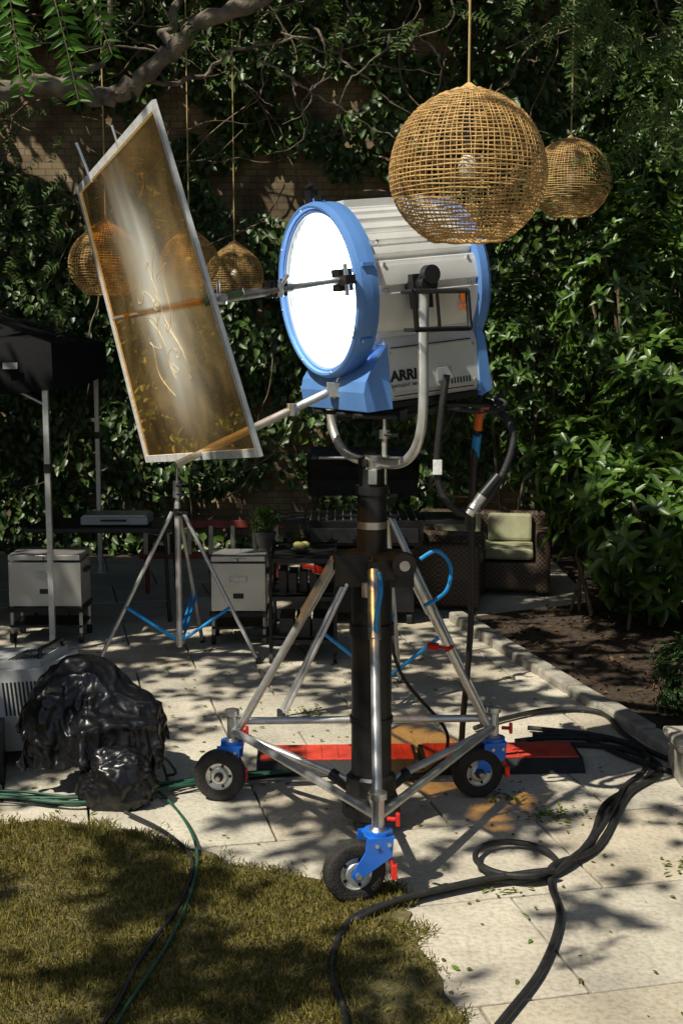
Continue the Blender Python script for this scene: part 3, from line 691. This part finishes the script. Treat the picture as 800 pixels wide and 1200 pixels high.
# ------------------------------------------------------------------ crank-up stand
b=MB(); mx,my=.107,4.45
T=[(V((.115,3.87,0)),V((-.075,-.03,0))),(V((-.42,4.78,0)),V((-.045,-.04,0))),(V((.59,4.82,0)),V((-.065,-.04,0)))]
b.lathe((mx,my,0),(0,0,1),[(.072,.04),(.072,.98)],'black',36)
b.lathe((mx,my,0),(0,0,1),[(.085,.05),(.105,.06),(.105,.10),(.09,.14),(.09,.20),(.08,.21)],'blackmetal',12,smooth=False)
b.lathe((mx,my,0),(0,0,1),[(.078,.40),(.078,.42)],'blackmetal',30); b.lathe((mx,my,0),(0,0,1),[(.08,.72),(.08,.76)],'blackmetal',30)
b.lathe((mx,my,0),(0,0,1),[(.075,.90),(.115,.93),(.12,1.0),(.10,1.015),(.055,1.02)],'blackmetal',8,smooth=False)
b.box((mx-.07,my-.06,.965),(.12,.10,.11),'blackmetal'); b.box((mx+.10,my-.02,.95),(.09,.11,.10),'blackmetal')
b.lathe((mx,my,0),(0,0,1),[(.052,1.0),(.052,1.22),(.058,1.22),(.058,1.25),(.044,1.25),(.044,1.32),(.05,1.32),(.05,1.345),(.03,1.35),(.03,1.37)],'black',28)
b.lathe((mx,my,0),(0,0,1),[(.0535,1.10),(.0535,1.125)],'steel',28)
b.box((mx,my-.05,1.285),(.03,.02,.05),'steel')
b.cyl((mx+.11,my-.07,.985),(mx+.11,my-.12,.985),.042,'blackmetal',n=24); b.cyl((mx+.11,my-.12,.985),(mx+.11,my-.125,.985),.018,'steel',n=20)
b.cyl((mx-.09,my-.05,.90),(mx-.09,my-.18,.93),.006,'steel'); b.cyl((mx-.02,my-.13,.88),(mx-.02,my-.13,.93),.018,'steel')
for i,(t,woff) in enumerate(T):
    m0=V((mx,my,0)); d=(t-m0); dh=d.normalized(); 
    top=m0+dh*.15+V((0,0,.975)); bot=m0+dh*(d.length-.03)+V((0,0,.27))
    b.cyl(top,bot,.0155,'alu'); b.cyl(top,top.lerp(bot,.3),.021,'steel' if i==0 else 'alu'); 
    b.box(m0+dh*.12+V((0,0,.97)),(.06,.04,.06),'blackmetal',Matrix.Rotation(math.atan2(dh.y,dh.x),3,'Z'))
    b.cyl(m0+dh*.09+V((0,0,.16)),t+V((0,0,.255))-dh*.02,.0145,'alu')
    b.cyl(m0+dh*.05+V((0,0,.12)),m0+dh*.17+V((0,0,.175)),.022,'blackmetal')
    b.lathe(t,(0,0,1),[(.012,.15),(.03,.19),(.03,.225),(.02,.235),(.02,.32),(.028,.325),(.028,.345),(.012,.35)],'steel',20)
    b.cyl(t+V((0,0,.205)),t+V((0,0,.225)),.045,'blue',n=20)
    wc=t+woff+V((0,0,.1)); ax=V((.30 if i==0 else (-.1 if i==1 else .25),-1,0)).normalized(); fw=V((-ax.y,ax.x,0))
    prof=[(.052,-.026),(.075,-.032),(.092,-.028),(.099,-.018),(.0955,-.013),(.0955,-.010),(.100,-.008),(.100,-.001),(.0965,0),(.100,.001),(.100,.008),(.0955,.010),(.0955,.013),(.099,.018),(.092,.028),(.075,.032),(.052,.026)]
    b.lathe(wc,ax,prof,'tyre',40,caps=False,share=True)
    b.lathe(wc,ax,[(.0,-.02),(.035,-.022),(.05,-.018),(.057,-.026)],'alu',30,caps=False); b.lathe(wc,ax,[(.057,.026),(.05,.016),(.038,.014),(.03,.024),(.0,.026)],'alu',30,caps=False)
    b.cyl(wc-ax*.055,wc+ax*.055,.009,'steel'); b.cyl(wc+ax*.02,wc+ax*.035,.018,'blackmetal',n=18)
    for q_ in range(5):
        aa=q_*1.257; ww=wc+fw*math.cos(aa)*.042+V((0,0,math.sin(aa)*.042)); b.cyl(ww+ax*.008,ww+ax*.0175,.006,'blackmetal',n=8)
    stem=t+V((0,0,.2)); 
    for sg in(-1,1):
        o_=ax*sg*.044
        def q(px,pz): return stem+o_+fw*px+V((0,0,pz))
        wx=(wc-stem).dot(fw); sgn=1 if wx>0 else -1
        poly=[q(-.035*sgn,.012),q(.05*sgn,.012),q(.055*sgn,-.03),q(wx+.022*sgn,-.10),q(wx,-.118),q(wx-.02*sgn,-.105),q(-.03*sgn,-.05)]
        b.prism(poly,ax*sg*.005,'blue')
    b.box(stem+V((0,0,.008)),(.085,.09,.008),'blue',Matrix.Rotation(math.atan2(fw.y,fw.x),3,'Z'))
    for bx in (-.02,.02): b.cyl(stem+fw*bx+ax*.044+V((0,0,-.01)),stem+fw*bx+ax*.056+V((0,0,-.01)),.007,'steel',n=6)
    b.cyl(t+V((.03,-.03,.27)),t+V((.055,-.05,.275)),.007,'red'); b.box(t+V((.06,-.05,.275)),(.012,.02,.04),'red')
    b.box(t+V((.05,-.035,.10)),(.018,.03,.045),'red'); b.cyl(t+V((.02,-.02,.18)),t+V((.055,-.04,.10)),.006,'red')
for i in range(3):
    a,c=T[i][0],T[(i+1)%3][0]; b.cyl(a+V((0,0,.265 if i!=1 else .30)),c+V((0,0,.265 if i!=1 else .30)),.0145,'alu')
def thandle(p,d):
    p=V(p);d=V(d); b.cyl(p,p+d,.006,'red'); x,y=MB.frame(d); b.cyl(p+d-x*.025,p+d+x*.025,.008,'red'); b.cyl(p-d*.2,p+d*.3,.015,'red')
thandle((-.085,4.56,.93),(-.03,-.05,.02)); thandle((.33,4.55,.65),(.06,-.03,.0))
b.tube(cat([(.125,4.22,.98),(.13,4.17,.93),(.115,4.17,.83),(.12,4.19,.74)],6),.009,'tape',6)
b.tube(cat([(.28,4.5,.98),(.34,4.5,1.01),(.39,4.52,.95),(.375,4.52,.86),(.30,4.55,.80)],6),.008,'tape',6)
b.obj('crank_stand',bevel=.0015)
# ------------------------------------------------------------------ light stands
def stand(x,y,top,lt,R,angs,brz,hub=.12,double=False,rl=.011):
    b=MB(); c=V((x,y,0))
    b.cyl(c+V((0,0,hub-.04)),c+V((0,0,lt+.05)),.017,'alu'); b.cyl(c+V((0,0,lt)),c+V((0,0,top-.12)),.013,'alu'); b.cyl(c+V((0,0,top-.14)),c+V((0,0,top)),.009,'steel')
    for z in (lt,lt+.10,(lt+top)/2,top-.14): b.cyl(c+V((0,0,z-.02)),c+V((0,0,z+.02)),.025,'blackmetal' if z==lt else 'steel'); b.cyl(c+V((0,-.02,z)),c+V((.04,-.05,z)),.006,'blackmetal'); b.box(c+V((.045,-.052,z)),(.03,.01,.016),'blackmetal')
    b.cyl(c+V((0,0,hub-.02)),c+V((0,0,hub+.03)),.028,'steel')
    for a in angs:
        a=math.radians(a); d=V((math.cos(a),math.sin(a),0)); sd=V((-d.y,d.x,0)); f=c+d*R
        offs=(-.03,.03) if double else (0,)
        for o_ in offs:
            b.cyl(c+d*.03+sd*o_*.4+V((0,0,lt)),f+sd*o_+V((0,0,.01)),rl,'alu'); b.cyl(f+sd*o_+V((0,0,0)),f+sd*o_*1.0+V((0,0,.035)),.015,'rubber',n=10)
        if double:
            for t in (.35,.6,.97): p=(c+d*.03+V((0,0,lt))).lerp(f,t); b.cyl(p-sd*.032*(.4+.6*t),p+sd*.032*(.4+.6*t),.007,'alu')
        t=1-brz/lt; p=(c+d*.03+V((0,0,lt))).lerp(f,t)
        for o_ in (-.012,.012): b.cyl(c+V((0,0,hub))+sd*o_+d*.02,p+sd*o_,.0085,'tape',n=8)
    return b.obj('light_stand')
stand(-.89,6.9,1.12,.83,.44,(187,352,80),.31)
stand(.20,5.95,1.46,.94,.50,(196,338,82),.40,.16,True)
# ------------------------------------------------------------------ cables
def cable(name,paths,mat,r):
    b=MB()
    for p in paths: b.tube(cat(p,7),r,mat,8)
    return b.obj(name)
zc=.013
g=lambda pts,z=zc:[(x,y,z+random.uniform(0,.004)) for x,y in pts]
cable('power_cable',[
 g([(.03,2.7),(.011,3.105),(-.029,3.376),(.026,3.665),(.187,3.815),(.442,3.94),(.68,4.0),(.87,4.30),(1.0,4.66),(1.2,4.90),(1.31,5.10),(1.18,5.33),(.92,5.38),(.75,5.33)]),
 g([(.25,2.8),(.42,3.105),(.56,3.376),(.662,3.694),(.675,3.93)])+[(.70,4.03,.038)]+g([(.89,4.25),(1.10,4.75),(1.3,5.05),(1.22,5.42),(.95,5.47),(.76,5.42)]),
 g([(1.9,4.55),(1.6,4.75),(1.38,4.98),(1.2,5.2),(1.05,5.5),(.85,5.52)]),
 g([(1.9,4.9),(1.55,5.0),(1.35,5.2),(1.26,5.5),(1.22,5.85),(1.0,5.9),(.75,5.75),(.6,5.6)],.016),
],'rubber',.0115)
lp2=[(.59+.13*math.cos(i*.5236-.9)*(1+.012*i),4.10+.15*math.sin(i*.5236-.9)*(1+.01*i),.012+.0028*i) for i in range(13)]
cable('power_cable',[[(.84,5.60,.02),(1.15,5.46,.025),(1.27,5.22,.035),(1.22,4.98,.035),(1.10,4.80,.03),(.98,4.50,.03),(.87,4.26,.03),(.76,4.08,.035)]+lp2[0:]+[(.675,3.97,.045),(.58,3.955,.04),(.44,3.915,.035),(.19,3.79,.03),(.04,3.66,.02)]],'rubber',.0105)
cable('power_cable',[[(.35,4.28,1.64),(.335,4.28,1.53),(.322,4.3,1.31),(.365,4.3,1.20),(.448,4.3,1.175),(.53,4.3,1.28),(.58,4.32,1.415),(.55,4.36,1.50),(.49,4.5,1.52),(.475,4.62,1.2),(.50,4.85,.7),(.49,4.98,.3),(.46,5.0,.06),(.3,4.96,.016),(.1,4.98,.016)]],'rubber',.0125)
b=MB()
b.cyl((.43,4.29,1.17),(.475,4.29,1.235),.019,'steel',n=18); b.cyl((.475,4.29,1.235),(.53,4.30,1.30),.018,'black',n=18); b.cyl((.442,4.275,1.185),(.45,4.28,1.197),.022,'steel',n=18)
b.cyl((.484,4.51,1.50),(.482,4.53,1.44),.015,'orange'); b.cyl((.50,4.47,1.513),(.49,4.5,1.515),.017,'orange'); b.cyl((.481,4.54,1.42),(.478,4.58,1.34),.016,'tape'); b.box((.322,4.285,1.33),(.03,.01,.05),'white')
b.cyl((.47,4.65,1.14),(.477,4.70,1.06),.02,'black')
b.obj('cable_connector',bevel=.001)
cable('black_cable',[[(.365,4.4,1.66),(.40,4.45,1.55),(.36,4.45,1.45),(.33,4.5,1.40)],[(.15,4.7,.9),(.22,4.8,.5),(.42,4.95,.2),(.36,5.0,.03),(.2,5.05,.012)],
 g([(-2.2,4.75),(-1.6,4.8),(-1.2,4.72),(-.9,4.78),(-.55,4.92),(-.3,4.98)],.01),g([(-.80,4.55),(-.62,4.35),(-.50,4.1),(-.505,3.75),(-.57,3.4),(-.60,3.1),(-.7,2.7)],.02)],'rubber',.007)
pth=[]
for i in range(11):
    o_=i*.018; j_=lambda:random.uniform(-.045,.045)
    pth.append(g([(-2.2,4.94-o_),(-1.7,4.84+j_()-o_),(-1.3,4.80-o_*.6+j_()),(-1.0,4.70-o_*.4+j_()),(-.75,4.86-o_*.8+j_()),(-.5,4.98-o_*.7+j_()),(-.2,5.03-o_*.4)],.008+i*.003))
pth.append(g([(-.95,4.9),(-.75,4.82),(-.60,4.55),(-.50,4.22),(-.475,3.9),(-.50,3.53),(-.57,3.105),(-.62,2.7)],.02))
pth.append([(-.80,4.95,.10),(-.72,4.9,.13),(-.66,4.92,.05),(-.70,4.98,.012)])
cable('green_cable',pth,'greenc',.0055)
# ------------------------------------------------------------------ cable ramp (red)
b=MB(); R=Matrix.Rotation(math.radians(2),3,'Z')
def ramp(cx,cy,l):
    P=[(-l/2,-.16,0),(-l/2,-.10,.045),(-l/2,.10,.045),(-l/2,.16,0)]
    b.prism([V((cx,cy,.003))+R@V(p) for p in P],R@V((l,0,0)),'rubber')
    b.box(V((cx,cy,.0505))+R@V((0,0,0)),(l-.03,.19,.008),'mat',R)
    for k in range(9): b.box(V((cx,cy,.0555))+R@V((-l/2+.06+k*(l-.12)/8,0,0)),(.012,.17,.004),'mat',R)
ramp(-.02,5.16,.66); ramp(.66,5.185,.66)
b.obj('cable_ramp',bevel=.002)
b=MB(); R=Matrix.Rotation(math.radians(-12),3,'Z')@Matrix.Rotation(math.radians(-6),3,'Y'); bc=V((-1.36,5.28,.24))
b.box(bc,(.42,.34,.34),'greycase',R); b.box(bc+R@V((0,0,.185)),(.36,.28,.03),'greycase',R)
for k in range(9): b.box(bc+R@V((.02+k*.018,-.172,.05)),(.008,.004,.14),'black',R)
for k in range(9): b.box(bc+R@V((.03+k*.016,-.02,.202)),(.007,.18,.003),'black',R)
for sx_ in (-.17,.17): b.tube([bc+R@V((sx_,-.13,.17)),bc+R@V((sx_,-.10,.235)),bc+R@V((sx_,.10,.235)),bc+R@V((sx_,.13,.17))],.010,'black',8)
for sx_ in(-.15,.15): b.box(bc+V((sx_,0,-.20)),(.05,.3,.09),'black')
b.box((-1.46,4.98,.11),(.20,.2,.22),'black',Matrix.Rotation(.2,3,'Z'))
for k in range(3): b.cyl((-1.50+k*.05,4.88,.14),(-1.50+k*.05,4.85,.14),.016,'steel',n=12)
b.obj('electronic_ballast',bevel=.006)
# ------------------------------------------------------------------ tent
b=MB(); x0,x1,y0,y1=-4.3,-1.63,7.08,9.6; ze=1.74; vl=.27
for x,y in ((x0,y0),(x1,y0),(x0,y1),(x1-.2,y1)):
    b.box((x,y,.85),(.03,.03,1.7),'alu'); b.box((x,y,.01),(.09,.09,.012),'steel'); b.box((x,y,1.05),(.038,.038,.05),'black')
pk=V(((x0+x1)/2,(y0+y1)/2,2.25)); cs=[V((x0-.05,y0-.05,ze)),V((x1+.05,y0-.05,ze)),V((x1-.13,y1+.05,ze)),V((x0-.05,y1+.05,ze))]
for i in range(4):
    a,c=cs[i],cs[(i+1)%4]; n=14; vs=[];
    for k in range(n+1):
        p=a.lerp(c,k/n); sag=.02*math.sin(k*1.9); out=(p-V((pk.x,pk.y,p.z))).normalized()*.012*math.sin(k*2.3)
        vs+= [p, p+V((0,0,-vl+sag))+out, p.lerp(pk,.5)+V((0,0,-.05)), pk]
    fs=[]
    for k in range(n):
        o_=k*4; fs+=[(o_,o_+1,o_+5,o_+4),(o_,o_+4,o_+6,o_+2),(o_+2,o_+6,o_+7,o_+3)]
    b.add(vs,fs,'blackfab',True)
b.add([(-1.84,7.005,1.60),(-1.76,7.005,1.60),(-1.76,7.005,1.635),(-1.84,7.005,1.635)],[(0,1,2,3)],'greycase')
for i in range(6):
    xx=x1-i*.42; 
    if xx-.42>x0: b.cyl((xx,y0,1.62 if i%2 else 1.40),(xx-.42,y0,1.40 if i%2 else 1.62),.009,'alu',n=6)
b.obj('canopy_tent')
# ------------------------------------------------------------------ back items
def cooler(x,y,w,dp,zb,zt):
    b=MB(); b.box((x,y,(zb+zt)/2-.02),(w,dp,zt-zb-.04),'ss')
    b.box((x-w*.25,y,zt-.012),(w*.49,dp+.02,.03),'ss'); b.box((x+w*.25,y,zt-.012),(w*.49,dp+.02,.03),'ss')
    b.cyl((x-w*.15,y-dp/2-.02,zt-.0),(x+w*.15,y-dp/2-.02,zt-.0),.007,'steel'); b.box((x-w/2-.012,y,zt-.1),(.02,.12,.02),'black'); b.box((x+w/2+.012,y,zt-.1),(.02,.12,.02),'black')
    b.box((x,y-dp/2-.004,zb+.09),(.06,.008,.03),'black'); b.box((x,y-dp/2-.003,zb+.19),(.10,.006,.035),'steel'); b.box((x,y,zb-.02),(w+.02,dp+.02,.03),'blackmetal')
    for sx_ in(-1,1):
        for sy_ in(-1,1):
            b.cyl((x+sx_*(w/2-.01),y+sy_*(dp/2-.02),zb),(x+sx_*(w/2-.01),y+sy_*(dp/2-.02),.03),.012,'alu',n=8); b.cyl((x+sx_*(w/2-.01)-.012,y+sy_*(dp/2-.02),.03),(x+sx_*(w/2-.01)+.012,y+sy_*(dp/2-.02),.03),.03,'rubber',n=12)
    b.box((x,y,.10),(w,dp,.015),'blackmetal')
    b.obj('ice_chest',bevel=.012)
cooler(-1.72,7.45,.42,.28,.22,.52); cooler(-.595,7.4,.315,.26,.20,.52)
b=MB(); b.box((-1.5,8.1,.585),(.9,.5,.03),'black')
for sx_ in(-.4,.4):
    for sy_ in(-.2,.2): b.cyl((-1.5+sx_,8.1+sy_,.57),(-1.5+sx_*1.05,8.1+sy_,0),.013,'blackmetal',n=8)
b.obj('folding_table',bevel=.004)
b=MB(); b.box((-1.42,8.05,.635),(.42,.26,.05),'greycase'); b.box((-1.42,8.05,.665),(.40,.24,.012),'ss'); b.cyl((-1.5,7.91,.64),(-1.34,7.91,.64),.006,'black'); b.obj('equipment_case',bevel=.005)
b=MB()
for z in (.28,.50): b.box((-.9,8.75,z),(1.0,.03,.05),'red2')
for k in range(7): b.box((-1.35+k*.15,8.74,.39),(.03,.025,.20),'brown')
for sx_ in(-.45,0,.45): b.box((-.9+sx_,8.78,.15),(.03,.03,.3),'red2')
b.obj('ladder',bevel=.003)
b=MB()
for z,k in ((.57,'blackmetal'),(.36,'black'),(.12,'black')): b.box((-.21,7.05,z),(.36,.42,.025),k); 
for z in (.60,.39,.15):
    b.tube([(-.39,6.84,z),(.0-.03,6.84,z),(-.03,7.26,z),(-.39,7.26,z)],.008,'blackmetal',6,closed=True)
for x in(-.385,-.035):
    for y in(6.845,7.255): b.cyl((x,y,.05),(x,y,.62),.011,'blackmetal'); b.cyl((x-.01,y,.03),(x+.01,y,.03),.03,'rubber',n=12)
for i in range(5): b.box((-.32+i*.055,7.0+random.uniform(-.05,.05),.44),(.045,.2,.13+random.uniform(-.02,.02)),'blackmetal')
for i in range(3): b.box((-.30+i*.09,7.0,.19),(.08,.25,.11),'black')
b.obj('utility_cart',bevel=.003)
b=MB(); b.lathe((-.22,6.98,.585),(0,0,1),[(.02,0),(.05,.02),(.06,.03),(.055,.03)],'terracotta',24)
for q_ in ((-.24,6.97),(-.20,6.98),(-.22,6.95)): b.ball((q_[0],q_[1],.635),.024,'fruit',12,(1.2,1,.9))
b.obj('fruit_bowl')
b=MB(); gx,gy=.14,8.0
P=[(-.22,.50),(-.25,.66),(.25,.66),(.22,.50)]
b.prism([(gx-.36,gy+p[0],p[1]) for p in P],(.72,0,0),'blackmetal')
arc=[(gy+.22-.02+ .24*math.cos(a)*.9, .68+.40*math.sin(a)) for a in [math.radians(10+i*16) for i in range(8)]]
arc2=[(y-.015,z-.012) for y,z in arc][::-1]
pl=arc+arc2
b.add([(gx-.36,y,z) for y,z in pl]+[(gx+.36,y,z) for y,z in pl],[tuple([i,i+1,len(pl)+i+1,len(pl)+i]) for i in range(len(pl)-1)],'blackmetal')
b.add([(gx-.36,y,z) for y,z in arc],[tuple(range(len(arc)))],'blackmetal'); b.add([(gx+.36,y,z) for y,z in arc],[tuple(range(len(arc)))],'blackmetal')
b.cyl((gx-.28,gy-.06,1.03),(gx+.28,gy-.06,1.03),.010,'steel')
b.box((gx,gy,.28),(.62,.4,.40),'black'); b.box((gx,gy-.25,.57),(.66,.03,.09),'blackmetal')
for k in range(4): b.cyl((gx-.22+k*.15,gy-.265,.57),(gx-.22+k*.15,gy-.295,.57),.018,'blackmetal',n=14)
for s_ in(-1,1): b.box((gx+s_*.52,gy,.645),(.30,.4,.025),'blackmetal')
for k in range(14): b.cyl((gx-.33+k*.05,gy-.2,.665),(gx-.33+k*.05,gy+.2,.665),.005,'steel',n=6)
for s_ in(-1,1):
    for t in(-1,1): b.cyl((gx+s_*.28-.015,gy+t*.16,.04),(gx+s_*.28+.015,gy+t*.16,.04),.04,'rubber',n=14)
b.obj('barbecue_grill',bevel=.004)
def sofa(x,y,w,rot):
    b=MB(); R=Matrix.Rotation(math.radians(rot),3,'Z'); o_=V((x,y,0))
    def bx(c,s,k,R2=None): b.box(o_+R@V(c),s,k,R@R2 if R2 else R)
    bx((0,0,.14),(w,.55,.20),'woven'); bx((-w/2+.05,0,.24),(.10,.58,.42),'woven'); bx((w/2-.05,0,.24),(.10,.58,.42),'woven'); bx((0,.26,.28),(w-.02,.09,.50),'woven')
    n=2
    for i in range(n):
        cw=(w-.22)/n; cx=-w/2+.11+cw*(i+.5)
        bx((cx,-.03,.29),(cw-.01,.5,.07),'cush'); bx((cx+.01,.17,.42),(cw-.05,.09,.20),'cush',Matrix.Rotation(math.radians(-12),3,'X'))
    for sx_ in(-1,1):
        for sy_ in(-1,1): bx((sx_*(w/2-.06),sy_*.22,.02),(.05,.05,.05),'black')
    return b.obj('wicker_sofa',bevel=.022)
sofa(1.0,9.0,.95,-8); sofa(.66,8.5,.6,80)
b=MB(); b.box((1.47,4.98,.075),(.26,.22,.15),'stone'); b.box((1.47,4.98,.165),(.30,.26,.035),'stone'); b.obj('stone_step',bevel=.01)
# ------------------------------------------------------------------ camera
cd=bpy.data.cameras.new('camera'); cd.lens=45; cd.sensor_width=36; cd.sensor_fit='AUTO'; cd.clip_end=500
co=bpy.data.objects.new('camera',cd); S.collection.objects.link(co); co.location=(0,0,1.75); co.rotation_euler=(math.radians(90-7.6),0,0)
S.camera=co
